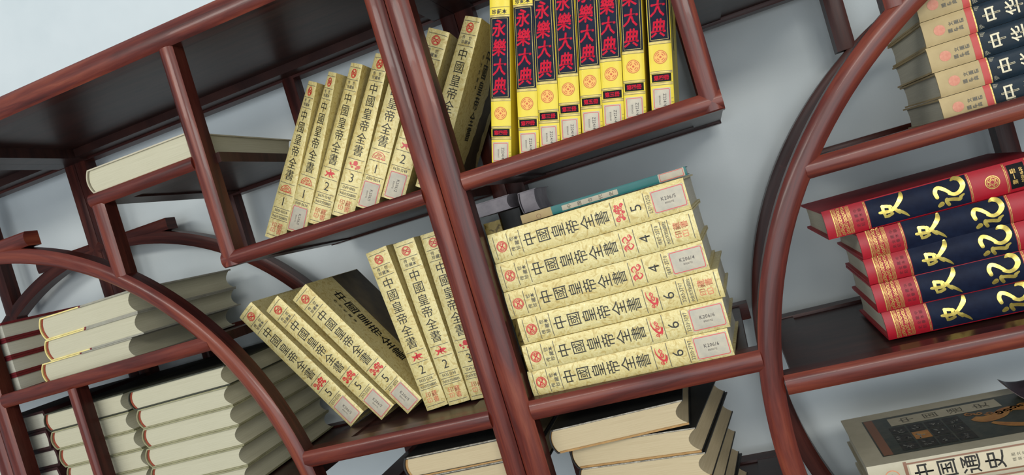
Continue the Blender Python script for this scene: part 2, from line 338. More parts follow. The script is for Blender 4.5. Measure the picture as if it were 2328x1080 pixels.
class Art:
    """flat artwork in (u, v) metres, grouped by layer name"""
    def __init__(s): s.L = {}
    def lay(s, name): return s.L.setdefault(name, ([], []))
    def poly(s, name, pts):
        vs, fs = s.lay(name); b = len(vs); vs += list(pts); fs.append(tuple(range(b, b + len(pts))))
    def strip(s, name, A_, B_):
        vs, fs = s.lay(name); b = len(vs); n = len(A_)
        for p, q in zip(A_, B_): vs += [p, q]
        for i in range(n - 1): fs.append((b + 2 * i, b + 2 * i + 1, b + 2 * i + 3, b + 2 * i + 2))
    def rect(s, name, u0, u1, v0, v1, nu=10):
        us = [u0 + (u1 - u0) * i / nu for i in range(nu + 1)]
        s.strip(name, [(u, v0) for u in us], [(u, v1) for u in us])
    def ring(s, name, cu, cv, r0, r1, a0=0, a1=360, n=28, sx=1):
        an = [R(a0 + (a1 - a0) * i / n) for i in range(n + 1)]
        s.strip(name, [(cu + sx * r0 * math.cos(a), cv + r0 * math.sin(a)) for a in an], [(cu + sx * r1 * math.cos(a), cv + r1 * math.sin(a)) for a in an])
    def stroke(s, name, pts, wd, sub=4):
        """smooth tapered brush stroke; wd: number or list per point"""
        P_ = [Vector(p) for p in pts]; n = len(P_)
        W_ = [wd] * n if not isinstance(wd, (list, tuple)) else list(wd)
        out = []; ww = []
        for i in range(n - 1):
            p0 = P_[max(i - 1, 0)]; p1 = P_[i]; p2 = P_[i + 1]; p3 = P_[min(i + 2, n - 1)]
            for k in range(sub + (i == n - 2)):
                t = k / sub
                out.append(0.5 * ((2 * p1) + (p2 - p0) * t + (2 * p0 - 5 * p1 + 4 * p2 - p3) * t * t + (3 * p1 - p0 - 3 * p2 + p3) * t ** 3)); ww.append(W_[i] + (W_[i + 1] - W_[i]) * t)
        a = []; b = []
        for i, p in enumerate(out):
            d = (out[min(i + 1, len(out) - 1)] - out[max(i - 1, 0)])
            if d.length < 1e-9: d = Vector((1, 0))
            d.normalize(); nn = Vector((-d.y, d.x)) * ww[i] / 2
            a.append(tuple(p + nn)); b.append(tuple(p - nn))
        s.strip(name, a, b)
    def line(s, name, u0, v0, u1, v1, wd):
        n = 10; s.stroke(name, [(u0 + (u1 - u0) * i / n, v0 + (v1 - v0) * i / n) for i in range(n + 1)], wd, 1)
    def char(s, name, ch, cu, cv, size, rot=0, sx=1, bold=0.0, shear=0.0, sy=1):
        vs0, fs0, (xa, xb, ya, yb) = glyph(ch, min(bold, 0) if size > .009 else bold)
        if not vs0: return
        if bold > 0 and size > .009:           # heavier letters: repeat the outline with small shifts
            e = bold * size * .8
            for du, dv in ((e, 0), (-e, 0), (0, e), (0, -e)): s.char(name, ch, cu + du, cv + dv, size, rot, sx, 0, shear, sy)
        vs, fs = s.lay(name); b = len(vs); c_, s_ = math.cos(R(rot)), math.sin(R(rot)); mx, my = (xa + xb) / 2, (ya + yb) / 2
        for x, y in vs0:
            X = (x - mx + shear * (y - my)) * size * sx; Y = (y - my) * size * sy
            vs.append((cu + X * c_ - Y * s_, cv + X * s_ + Y * c_))
        fs += [tuple(b + i for i in f) for f in fs0]
    def text(s, name, st, cu, cv, size, rot=0, pitch=None, **k):
        """a run of letters centred on (cu, cv); rot is the reading direction"""
        if pitch is None:
            ad = [(glyph(c, k.get('bold', 0))[2][1] - glyph(c, k.get('bold', 0))[2][0]) * size * k.get('sx', 1) + size * 0.1 if c != ' ' else size * 0.35 for c in st]
        else: ad = [pitch] * len(st)
        tot = sum(ad); x = -tot / 2; c_, s_ = math.cos(R(rot)), math.sin(R(rot))
        for c, a_ in zip(st, ad):
            x += a_ / 2
            if c != ' ': s.char(name, c, cu + x * c_, cv + x * s_, size, rot, **k)
            x += a_ / 2
    def column(s, name, st, cu, v_top, pitch, size, **k):
        for i, c in enumerate(st): s.char(name, c, cu, v_top - i * pitch, size, **k)
    def swirl(s, name, cu, cv, r, wd, turns=1.3, a0=0, sx=1):
        n = 14; pts = []
        for i in range(n + 1):
            t = i / n; a = R(a0) + t * turns * 2 * math.pi; rr = r * (1 - 0.8 * t)
            pts.append((cu + sx * rr * math.cos(a), cv + rr * math.sin(a)))
        s.stroke(name, pts, [wd * (1 - 0.3 * i / n) for i in range(n + 1)], 1)
    def roundrect(s, name, u0, u1, v0, v1, rad, wd):
        pts = []
        for cx_, cy_, a in ((u1 - rad, v1 - rad, 0), (u0 + rad, v1 - rad, 90), (u0 + rad, v0 + rad, 180), (u1 - rad, v0 + rad, 270)):
            for k in range(5): pts.append((cx_ + rad * math.cos(R(a + k * 22.5)), cy_ + rad * math.sin(R(a + k * 22.5))))
            nxt = {0: (u0 + rad, v1), 90: (u0, v0 + rad), 180: (u1 - rad, v0), 270: (u1, v1 - rad)}[a]
            lx, ly = pts[-1]
            for q in range(1, 5): pts.append((lx + (nxt[0] - lx) * q / 5, ly + (nxt[1] - ly) * q / 5))
        pts.append(pts[0]); s.stroke(name, pts, wd, 1)

# ------------------------------------------------------------------ books
def spine_y(u, T, bul, pw): return -bul * (1 - min(1, abs(2 * u / T)) ** pw)
class Book:
    def __init__(s, name, mode, x, y, z, yaw=0, lean=0, T=.04, L=.27, W=.19, tw=0.0, bul=.002, pw=4, board=.0022, over=.003, cover=GOLD, page=PAGE, side=None, conc=.006, round_=0.0, label='', group=None, cat='book'):
        s.T, s.L, s.W, s.bul, s.pw, s.board = T, L, W, bul, pw, board
        base = {'stand': Matrix.Identity(3), 'flat': Matrix(((0, 0, -1), (0, 1, 0), (1, 0, 0))), 'edge': Matrix(((0, 1, 0), (0, 0, 1), (1, 0, 0)))}[mode]
        rot = Matrix.Rotation(R(yaw), 3, 'Z') @ Matrix.Rotation(R(lean), 3, 'Y') @ base
        s.e = empty(name, (0, 0, 0)); mw = rot.to_4x4(); mw.translation = Vector((x, y, z + HZ)); s.e.matrix_world = mw
        tagit(s.e, label, cat, group)
        s.tw = R(tw); s.round_ = round_
        def df(p):
            t = s.tw * p[2] / L
            return (p[0] * math.cos(t) - p[1] * math.sin(t) * 0.08, p[0] * math.sin(t) + p[1], p[2])
        s.df = df if tw else (lambda p: p)
        nz = 8 if tw else 1
        # cover: one bent sheet (board, spine, board)
        o = []; i_ = []; ns = 12
        o.append((T / 2, W)); i_.append((T / 2 - board, W))
        o.append((T / 2, W / 2)); i_.append((T / 2 - board, W / 2))
        for k in range(ns + 1):
            u = T / 2 - T * k / ns; yy = spine_y(u, T, bul, pw)
            o.append((u, yy)); ui = (T / 2 - board) - (T - 2 * board) * k / ns; i_.append((ui, spine_y(ui, T, bul, pw) + board))
        o.append((-T / 2, W / 2)); i_.append((-T / 2 + board, W / 2)); o.append((-T / 2, W)); i_.append((-T / 2 + board, W))
        s.cover = s.solid('cover', o, i_, 0, L, nz, cover)
        if side:                                   # boards in another paper than the spine
            for sg in (1, -1):
                pts = [(sg * (T / 2 + .0004), W + .0004), (sg * (T / 2 + .0004), W * side[1]), (sg * (T / 2 - board - .0003), W * side[1]), (sg * (T / 2 - board - .0003), W + .0004)]
                s.prism('cover_board', pts, -.0004, L + .0004, side[0])
                yt = W * side[1]; s.prism('cloth_corner', [(sg * (T / 2 + .0005), yt), (sg * (T / 2 + .0005), yt - .004), (sg * (T / 2 - board - .0003), yt - .004), (sg * (T / 2 - board - .0003), yt)], -.0006, L + .0006, MAROON)
        # page block
        a = []; n = 8
        for k in range(n + 1):
            u = T / 2 - board - (T - 2 * board) * k / n; a.append((u, spine_y(u, T, bul, pw) + board + .0015))
        b = []
        for k in range(n + 1):
            u = -(T / 2 - board) + (T - 2 * board) * k / n; q = 1 - (2 * u / (T - 2 * board)) ** 2
            b.append((u, W - over - conc * q))
        s.prism('page_block', a + b, over, L - over, page, nz)
    def prism(s, name, pts, z0, z1, m, nz=1, smooth=30):
        bm = bmesh.new(); rings = []
        for k in range(nz + 1):
            z = z0 + (z1 - z0) * k / nz; rings.append([bm.verts.new(s.df((x, y, z))) for x, y in pts])
        n = len(pts)
        for a, b in zip(rings[:-1], rings[1:]):
            for i in range(n): bm.faces.new((a[i], a[(i + 1) % n], b[(i + 1) % n], b[i]))
        bm.faces.new(rings[0][::-1]); bm.faces.new(rings[-1])
        bmesh.ops.recalc_face_normals(bm, faces=bm.faces)
        me = bpy.data.meshes.new(name); bm.to_mesh(me); bm.free()
        return link(name, me, m, s.e, smooth)
    def solid(s, name, o, i_, z0, z1, nz, m):
        bm = bmesh.new(); R_ = []; n = len(o)
        for k in range(nz + 1):
            z = z0 + (z1 - z0) * k / nz
            R_.append(([bm.verts.new(s.df((x, y, z))) for x, y in o], [bm.verts.new(s.df((x, y, z))) for x, y in i_]))
        for (oa, ia), (ob, ib) in zip(R_[:-1], R_[1:]):
            for k in range(n - 1):
                bm.faces.new((oa[k], oa[k + 1], ob[k + 1], ob[k])); bm.faces.new((ia[k + 1], ia[k], ib[k], ib[k + 1]))
            bm.faces.new((ia[0], oa[0], ob[0], ib[0])); bm.faces.new((oa[-1], ia[-1], ib[-1], ob[-1]))
        for (oo, ii) in (R_[0], R_[-1]):
            for k in range(n - 1): bm.faces.new((oo[k], ii[k], ii[k + 1], oo[k + 1]))
        bmesh.ops.recalc_face_normals(bm, faces=bm.faces)
        me = bpy.data.meshes.new(name); bm.to_mesh(me); bm.free()
        return link(name, me, m, s.e, 30)
    def art(s, art, table, where='spine', parents=None):
        """table: layer -> (part name, material, height above the surface, optional parent layer)"""
        made = {}
        for lay, (pn, m, eps, par) in table.items():
            if lay not in art.L: continue
            vs, fs = art.L[lay]
            if where == 'spine':
                co = [s.df((u, spine_y(u, s.T, s.bul, s.pw) - eps, v)) for u, v in vs]
            elif where == 'front': co = [s.df((s.T / 2 + eps, u, v)) for u, v in vs]
            me = bpy.data.meshes.new(pn); me.from_pydata(co, [], fs); me.update()
            for p_ in me.polygons: p_.use_smooth = True
            made[lay] = link(pn, me, m, made.get(par, s.e))
        return made
    def band(s, m, n=14):
        """stitched headbands at head and tail of the spine"""
        T, b = s.T, s.board
        for z0, z1 in ((-.0006 + .003, .0034), (s.L - .0034, s.L - .003 + .0006)):
            o = []; i_ = []
            for k in range(13):
                u = (T / 2 - b) * (1 - 2 * k / 12); yy = spine_y(u, T, s.bul, s.pw) + b
                o.append((u, yy + .0003)); i_.append((u, yy + .0038))
            s.solid('headband', o, i_, z0, z1, 1, m)

# --- artwork for the pale gold series
def medallion(a, lay, cu, cv, r, wd):
    a.ring(lay, cu, cv, r - wd, r); a.ring(lay, cu, cv, r * .72, r * .80, 20, 160); a.ring(lay, cu, cv, r * .70, r * .80, 200, 340)
    a.stroke(lay, [(cu - r * .5, cv + r * .45), (cu, cv + r * .12), (cu + r * .5, cv + r * .45)], wd * 1.3); a.stroke(lay, [(cu - r * .5, cv - r * .45), (cu, cv - r * .12), (cu + r * .5, cv - r * .45)], wd * 1.3)
    a.swirl(lay, cu - r * .5, cv, r * .3, wd, 1.1, 40); a.swirl(lay, cu + r * .5, cv, r * .3, wd, 1.1, 220); a.ring(lay, cu, cv, 0, r * .16, n=4)
def motif(a, num, cv):
    m = 'mot'
    if num == 1:
        a.ring(m, 0, cv - .005, .0105, .0115, 0, 180); a.line(m, -.0115, cv - .005, .0115, cv - .005, .0009)
        for k, (x, y) in enumerate(((-.006, -.0025), (-.002, .0015), (.003, .0015), (.0065, -.0025), (0, -.003))): a.swirl(m, x, cv + y, .0026, .0009, 1.2, 60 * k)
    elif num == 2:
        a.stroke(m, [(-.009, cv + .003), (-.005, cv + .0005), (0, cv), (.006, cv + .0015), (.010, cv + .001)], [.0008, .003, .0055, .004, .0006])
        a.stroke(m, [(-.004, cv - .001), (-.007, cv - .005), (-.0095, cv - .004)], [.003, .0016, .0006]); a.stroke(m, [(.003, cv), (.006, cv - .004), (.010, cv - .005)], [.003, .0015, .0005])
        a.stroke(m, [(0, cv), (.001, cv + .005), (-.002, cv + .0075)], [.003, .002, .0007]); a.stroke(m, [(0, cv - .001), (0, cv - .004), (.003, cv - .0065)], [.003, .0015, .0006])
    elif num == 3:
        a.ring(m, -.008, cv + .001, 0, .002, n=8); a.ring(m, .001, cv + .003, 0, .0042, n=10); a.ring(m, -.004, cv - .004, 0, .0018, n=8)
        a.stroke(m, [(-.009, cv - .002), (-.003, cv), (.003, cv - .001), (.010, cv - .004)], [.0008, .0012, .0012, .0006]); a.swirl(m, .0075, cv - .003, .0034, .0014, 1.5, 0); a.swirl(m, .004, cv - .0055, .002, .001, 1.5, 90)
    elif num == 4:
        for sx, x0 in ((1, -.0055), (-1, .006)):
            a.stroke(m, [(x0 - .005, cv + .005), (x0, cv + .0065), (x0 + .003, cv + .002), (x0 - .003, cv - .001), (x0 + .001, cv - .006), (x0 + .005, cv - .003)], [.0006, .002, .0016, .002, .0018, .0005])
        a.swirl(m, -.006, cv + .003, .0028, .0009, 1.4, 80); a.swirl(m, .009, cv - .003, .0028, .0009, 1.4, 200); a.swirl(m, 0, cv, .0025, .0009, 1.5, 0)
    elif num == 5:
        for x, y, r, a0 in ((-.009, .0035, .0032, 0), (-.004, -.001, .0036, 90), (.001, .003, .003, 200), (.0045, -.002, .0036, 300), (.009, .002, .003, 30), (-.0085, -.0035, .0024, 150), (.0095, -.0045, .0024, 250), (0, -.0055, .0022, 20), (.005, .0055, .002, 120)):
            a.swirl(m, x, cv + y, r, .0017, 1.35, a0)
    else:
        a.stroke(m, [(.0125, cv + .006), (.006, cv + .006), (-.001, cv + .003), (-.006, cv - .002), (-.004, cv - .006), (.002, cv - .006)], [.0005, .0015, .002, .003, .003, .001])
        a.swirl(m, .0015, cv - .001, .0036, .0016, 1.4, 100); a.swirl(m, .007, cv - .001, .003, .0013, 1.4, 0); a.swirl(m, -.009, cv + .001, .0026, .0012, 1.3, 200)
        a.stroke(m, [(-.01, cv - .004), (-.005, cv - .0065), (.001, cv - .008)], [.0006, .002, .0006])
YEARS = {1: '0001-0634', 2: '0635-1248', 3: '1249-1886', 4: '1887-2570', 5: '2571-3202', 6: '3203-3797'}
def gold_art(num, labelled, L=.283, dense=False):
    a = Art(); k = L / .283; H = lambda d: L - d * k; lw = .0009
    hw = .0165 * k
    for d in (.007, .028, .0465, .1815, .201, .227): a.line('rule', -hw, H(d), hw, H(d), lw)
    medallion(a, 'emb', 0, H(.0172), .0080 * k, .0011)
    for c, u, d in (('传', -.0075, .0335), ('世', .0068, .0335), ('珍', -.0072, .0405), ('藏', 0, .0405), ('本', .0068, .0405)): a.char('small', c, u * k, H(d), .0066 * k, bold=.012)
    for i, c in enumerate('中國皇帝全書'): a.char('ttl', c, 0, H(.0597 + i * .02125), .0208 * k, sx=1.0, bold=0)
    motif(a, num, H(.1912)); a.char('num', str(num), 0, H(.2138), .0215 * k, bold=-.004)
    a.text('yr', YEARS[num], 0, H(.2318), .0068 * k, sx=.82, bold=.01)
    if labelled:
        u0, u1, v0, v1 = -.0150 * k, .0150 * k, H(.2805), H(.2365)
        a.rect('lab', u0, u1, v0, v1); a.roundrect('lb', u0 + .0012, u1 - .0012, v0 + .0012, v1 - .0012, .002, .0010)
        a.text('lt', 'K206/%d' % num, .002, (v0 + v1) / 2, .0066, rot=-90, bold=.01, sx=.9); a.text('lt', '8000712', -.0042, (v0 + v1) / 2, .0036, rot=-90)
    else:
        a.line('rule', -hw, H(.2375), hw, H(.2375), lw); a.line('rule', -hw, H(.2475), hw, H(.2475), lw); a.line('rule', -hw, H(.2768), hw, H(.2768), lw)
        a.text('yr', '大众文艺出版社', 0, H(.2426), .0050 * k, pitch=.0044 * k, bold=.015)
        c0 = H(.2622)
        for x in (-.0085, -.0062, -.0062): pass
        a.roundrect('seal', -.0105 * k, -.0030 * k, c0 - .008 * k, c0 - .0015 * k, .001, .0009); a.line('seal', -.0068 * k, c0 - .008 * k, -.0068 * k, c0 - .0015 * k, .0008)
        a.char('seal', '印', -.0062 * k, c0 + .0045 * k, .0100 * k, bold=.01); a.char('seal', '藏', .0052 * k, c0 + .0042 * k, .0105 * k, bold=.01); a.char('seal', '書', .0052 * k, c0 - .0055 * k, .0105 * k, bold=.01)
    return a
GT = {'rule': ('printed_rules', INKF, .0003, None), 'emb': ('red_medallion', RED, .0004, None), 'small': ('small_lettering', INKF, .0004, None), 'ttl': ('title_lettering', INK, .0004, None),
      'mot': ('red_motif', RED, .0004, None), 'num': ('volume_number', INK, .0004, None), 'yr': ('year_lettering', INKF, .0004, None), 'seal': ('red_seal', PINK, .0004, None),
      'lab': ('call_label', LABEL, .0005, None), 'lb': ('label_border', LBORD, .0007, 'lab'), 'lt': ('label_lettering', LTXT, .0007, 'lab')}
_ga = {}
def gold(mode, x, y, z, num, labelled, label, group, yaw=0, lean=0, T=.04, L=.283, tw=0, cover_text=False, side=GOLD):
    b = Book('gold_book', mode, x, y, z, yaw, lean, T, L, .188, tw, bul=.0022, pw=4, board=.0024, over=.004, cover=side, page=PAGEG, label=label, group=group)
    key = (num, labelled, L)
    if key not in _ga: _ga[key] = gold_art(num, labelled, L)
    b.art(_ga[key], GT)
    if cover_text:
        a = Art()
        for i, c in enumerate('中國皇帝全書'): a.char('ttl', c, .056 if num == 5 else .078, L - .045 - i * (.0285 if num == 5 else .0255), .029 if num == 5 else .026, bold=.012)
        a.column('small', '传世珍藏本', .030 if num == 5 else .052, L - .05, .012, .008, bold=.01)
        u0 = .088 if num == 5 else .105; a.rect('dk', u0, .1872, .001, L - .001, 1)
        b.art(a, {'dk': ('dark_cover_panel', DKCOV, .0003, None), 'ttl': ('cover_title', INK, .0005, None), 'small': ('cover_small_lettering', INK, .0005, None)}, 'front')
    return b
g1 = 'gold brocade books in the centre stack'
zs = -.2442; stackT = ((.0370, 6, True, -2.2, -.0370, .006, 'bottom one with a call label'), (.0385, 6, True, -1.2, -.0322, .006, 'second from the bottom, with a call label'), (.0385, 6, False, -1.0, -.0277, .010, 'third from the bottom, marked 6 with a red seal'),
    (.0400, 4, True, -.8, -.0366, .014, 'third from the top, marked 4 with a call label'), (.0420, 4, False, -1.0, -.0372, .015, 'second from the top, marked 4 with a red seal'), (.0430, 5, True, -1.1, -.0375, .018, 'topmost gold one, marked 5'))
for T_, num, lb, yw, x, y, txt in stackT:
    gold('flat', x, y, zs + T_ / 2, num, lb, 'gold book in the centre stack, ' + txt, g1, yaw=yw - 1.4, T=T_ - .0006); zs += T_
g2 = 'gold brocade books on the lower left shelf'
gold('stand', -.6600, .1150, -.2390, 5, True, 'gold book leaning left on the lower shelf, leftmost of the three marked 5', g2, 0, -32.8, .038, .272)
gold('stand', -.6000, .1120, -.2390, 5, True, 'gold book leaning left, middle one of the three marked 5', g2, 0, -33.6, .036, .272)
gold('stand', -.5500, .1130, -.2390, 5, True, 'gold book leaning left, rightmost marked 5, its dark brocade front cover showing', g2, 1, -31.6, .038, .272, cover_text=True)
gold('stand', -.5085, .1060, -.2480, 2, False, 'pale gold book marked 2, standing right of the leaning books', g2, 1, -5.0, .038, .272)
gold('stand', -.4690, .1050, -.2480, 2, False, 'pale gold book marked 2, standing between its twin and the paired posts', g2, 1, -2.6, .0372, .272)
gold('stand', -.4290, .1040, -.2480, 3, False, 'pale gold book half hidden behind the left of the paired posts', g2, 0, -.6, .038, .272)
g3 = 'gold brocade books leaning right in the upper box'
mid = ((-.7137, .1190, 32.7, 5.9, -43, 1, False, 'gold book marked 1 leaning right, leftmost of the upper row'), (-.6710, .1180, 32.4, 4.0, -44, 1, True, 'gold book marked 1 with a call label, second of the upper leaning row'),
    (-.6270, .1190, 32.2, 6.0, -38, 2, False, 'gold book marked 2 leaning right, third of the upper row'), (-.5800, .1190, 32.0, 8.0, -34, 3, False, 'gold book marked 3 leaning right, fourth of the upper row'),
    (-.5300, .1100, 32.8, 6.0, -22, 1, True, 'gold book marked 1 with grey label, leaning right next to the paired posts'), (-.4770, .1000, 33.6, 6.0, -10, 2, True, 'gold book marked 2, its middle hidden behind the paired posts'),
    (-.4206, .1089, 33.7, 2.9, -30, 6, False, 'gold book leaning right beside the yellow books, its front cover lettering showing'))
for i, (x, y, ln, yw, tw, num, lb, txt) in enumerate(mid):
    gold('stand', x, y, .0905, num, lb, txt, g3, yw, ln, .0368, .272, tw, cover_text=(i == 6))

# --- yellow series
def yellow_art(vol, L=.272):
    a = Art(); hw = .0142
    def bnd(v0, v1): a.rect('bnd', -hw, hw, v0, v1); a.line('rule', -hw, v0, hw, v0, .0005); a.line('rule', -hw, v1, hw, v1, .0005)
    bnd(.0850, .0885); bnd(.0475, .0500); bnd(.0320, .0350); bnd(.1995, .2020)
    a.rect('pan', -.0138, .0138, .0890, .1990)
    for u in (-.0112, .0112): a.line('gl', u, .0905, u, .1975, .0005)
    for v in (.0905, .1975): a.line('gl', -.0112, v, .0112, v, .0005)
    for i, c in enumerate('永樂大典'): a.char('ttl', c, -.0004, .1840 - i * .0262, .0245, sx=.8, bold=.028, shear=.14)
    for i, c in enumerate('珍藏本'): a.char('small', c, -.0072 + i * .0072, .2065, .0068, bold=.02)
    a.line('rule', -hw, .2125, hw, .2125, .0005)
    for i, c in enumerate('永樂大典'): a.char('small', c, 0, .262 - i * .0115, .010, bold=.01)
    r = .0088; cv = .0680
    a.ring('med0', 0, cv, 0, r); a.ring('med', 0, cv, r - .0007, r)
    a.ring('med', 0, cv, 0, .0016, n=6)
    for q in range(4):
        an = 45 + 90 * q; a.ring('med', .0014 * math.cos(R(an)), cv + .0014 * math.sin(R(an)), .0048, .0056, an - 38, an + 38, 8); a.ring('med', .001 * math.cos(R(an)), cv + .001 * math.sin(R(an)), .0026, .0036, an - 34, an + 34, 6)
    a.rect('plate', -.0125, .0125, .0362, .0465)
    a.text('pt', '第%s冊' % vol, 0, .0413, .0066, bold=.03, pitch=.0066)
    a.rect('lab', -.0122, .0108, .001, .0282); a.roundrect('lb', -.0108, .0094, .0024, .0266, .0015, .0008)
    a.text('lt', 'Z224/4', .0030, .0125, .0056, rot=-90, bold=.01, sx=.85); a.text('lt', '8000665', -.0035, .0125, .0032, rot=-90)
    for v in (.004, .009, .014): a.line('rule', .0115, v, .0140, v, .0004)
    return a
YT = {'bnd': ('gold_band', GLINE, .0002, None), 'rule': ('printed_rules', INKF, .0004, None), 'pan': ('title_panel', NAVY, .0003, None), 'gl': ('panel_outline', GLINE, .0005, 'pan'), 'ttl': ('title_lettering', TITLERED, .0006, 'pan'),
      'small': ('small_lettering', INK, .0004, None), 'med0': ('medallion', ORANGE2, .0003, None), 'med': ('medallion_line', ORANGE, .0005, 'med0'), 'plate': ('volume_plate', BLACKP, .0004, None), 'pt': ('volume_lettering', TITLERED, .0006, 'plate'),
      'lab': ('call_label', LABEL, .0005, None), 'lb': ('label_border', LBORD, .0007, 'lab'), 'lt': ('label_lettering', LTXT, .0007, 'lab')}
g4 = 'yellow books with black title panels'
xl = (-.2802, -.2384, -.2080, -.1780, -.1473, -.1176, -.0879, -.0515); le = (16.6, 14.5, 13.8, 13.7, 13.6, 13.4, 13.7, 13.1); vol = '四四三三五三四四'
ytx = ('leftmost, next to the leaning gold book', 'second from the left, after a gap', 'third from the left', 'fourth from the left', 'fifth from the left', 'third from the right', 'second from the right', 'rightmost, its plain yellow cover facing the box post')
ycache = {}
for i in range(8):
    T_ = .0296 if i == 7 else .0286
    b = Book('yellow_book', 'stand', (xl[i] + T_ / 2 * math.cos(R(le[i]))) * 1.0125, .0335, .0875, 0, le[i], T_, .272, .180, bul=.0026, pw=3, board=.0022, over=.004, cover=YEL, page=PAGE,
             label='yellow book with red title on black, ' + ytx[i], group=g4)
    if vol[i] not in ycache: ycache[vol[i]] = yellow_art(vol[i])
    b.art(ycache[vol[i]], YT)
    if i == 7:
        a = Art(); a.rect('pan', .058, .072, .085, .25); a.roundrect('ol', .055, .075, .080, .255, .001, .0007)
        b.art(a, {'pan': ('cover_panel', BLACKP, .0003, None), 'ol': ('panel_outline', INK, .0005, 'pan')}, 'front')

# --- red series
def red_art(L=.265):
    a = Art(); H = lambda d: L - d; hw = .0178
    for d0, w_ in ((.0105, .0014), (.0128, .0005), (.0140, .0005), (.0152, .0005), (.0282, .0005), (.0294, .0005), (.0306, .0005), (.0318, .0005)): a.rect('st', -hw, hw, H(d0 + w_), H(d0))
    rnd = random.Random(3)
    for k in range(9):
        for q in range(2):
            a.swirl('st', -.0158 + k * .00395, H(.0192 + q * .0056) + rnd.uniform(-.0006, .0006), .0024, .0008, 1.4, rnd.uniform(0, 360))
    for k in range(4):
        for q in range(2): a.char('emb', '史記全書藏本中華'[k * 2 + q], -.0098 + k * .0064, H(.0385 + q * .0055), .0046, bold=.01)
    for d in (.0500, .0514): a.rect('stb', -hw, hw, H(d + .0006), H(d))
    a.rect('pan', -hw, hw, H(.1700), H(.0530))
    c = .0795; wd = .0034     # large brush characters
    def S(pts, ws, cv):
        q = [(p[0] * .00108, H(cv) + p[1] * .00105) for p in pts]; ly = 'ttl0' if cv < .1 else 'ttl1'; ws = [w_ * .00132 for w_ in ws]
        a.stroke(ly, q, ws, 4)
        for e_, w_ in ((q[0], ws[0]), (q[-1], ws[-1])): a.ring(ly, e_[0], e_[1], 0, w_ / 2, n=10)
    S([(-1, 13), (-1.5, 8), (-2, 2), (-1, -3)], [2.5, 3.2, 3, 2.6], c)
    S([(-7.5, 8), (-7, 4), (-5.5, -.5)], [2.2, 3, 2.6], c); S([(-7.5, 7.5), (-1, 8.8), (5.5, 8.5)], [2.2, 2.5, 3], c); S([(5.5, 9), (4.5, 4), (3, -.5)], [2.6, 3, 2.4], c); S([(-6, .2), (0, 1), (4, .6)], [2, 2.6, 2.2], c)
    S([(-1, 0), (0, -3), (3.5, -7.5), (10, -13.5), (15, -15)], [2.4, 2.8, 3.6, 4.2, 2.8], c); S([(1, -3), (-3.5, -6), (-6.5, -8.5)], [2.6, 3.2, 2.6], c); S([(-4, -8), (-9, -14), (-13.5, -18)], [3.2, 2.6, .8], c)
    c = .1480
    S([(-11, 13), (-9.5, 10.5)], [3.6, 4.6], c); S([(-12.5, 3), (-8, 5), (-5.5, 4.5)], [3, 3.4, 3], c); S([(-6, 5), (-7.5, -3), (-9, -9), (-6.5, -10.5), (-4.5, -14)], [3, 3.2, 3.4, 3, 1.6], c)
    S([(-1, 14), (5, 15), (9.5, 12), (8, 7), (3, 1.5), (.5, -.5)], [3.2, 3.6, 3.4, 3.4, 3, 3], c); S([(.5, .5), (-2, -5), (0, -11), (6, -15.5), (13, -14), (15.5, -9), (14, -5)], [3, 3.4, 3.8, 4.4, 4.6, 3.8, 1.2], c)
    for d in (.1710, .1724): a.rect('stc', -hw, hw, H(d + .0006), H(d))
    cv = H(.1960); a.ring('med', 0, cv, .0072, .0084); a.ring('med', 0, cv, .0058, .0064)
    for k in range(6): a.swirl('med', .0035 * math.cos(k * 1.047), cv + .0035 * math.sin(k * 1.047), .0018, .0007, 1.3, k * 60)
    for d in (.2110, .2124, .2360, .2374): a.rect('std', -hw, hw, H(d + .0006), H(d))
    a.rect('plate', -.0150, .0150, H(.2335), H(.2150))
    for i, ch in enumerate('第一冊'): a.char('pl', ch, -.0068 + i * .0068, H(.2200), .0062, bold=.02)
    a.text('pl', '0001-1600', 0, H(.2285), .0050, bold=.01, sx=.9)
    return a
RT = {'st': ('gold_border', FOILM, .0003, None), 'emb': ('blind_lettering', MAROON, .0003, None), 'pan': ('title_panel', NAVY, .0002, None), 'ttl0': ('title_character', FOIL, .0007, 'pan'), 'ttl1': ('title_character', FOIL, .0007, 'pan'), 'stb': ('gold_lines', FOILM, .0003, None), 'stc': ('gold_lines', FOILM, .0003, None), 'std': ('gold_lines', FOILM, .0003, None), 'med': ('gold_medallion', FOILM, .0006, None), 'plate': ('volume_plate', BLACKP, .0003, None), 'pl': ('plate_lettering', FOILM, .0006, 'plate')}
ra = red_art(); g5 = 'crimson books with gold brush titles'; zs = -.2835
for T_, x, y, yw, txt in ((.0385, .1515, .062, 0.0, 'bottom of its stack on the lower right shelf'), (.0372, .1478, .058, -.6, 'second from the bottom of its stack'), (.0345, .1478, .060, -.8, 'middle one of its stack'), (.0350, .1485, .058, .4, 'second from the top of its stack'), (.0385, .1160, .062, 1.0, 'top of its stack, pushed further left than the others')):
    b = Book('red_book', 'flat', x + .265 * math.cos(R(yw)), y + .265 * math.sin(R(yw)), zs + T_ / 2, yw, 0, T_ - .0005, .265, .190, bul=.0055, pw=2, board=.0032, over=.005, cover=REDCLOTH, page=PAGEG, conc=.008,
             label='crimson book with gold characters, ' + txt, group=g5)
    b.art(ra, RT); zs += T_

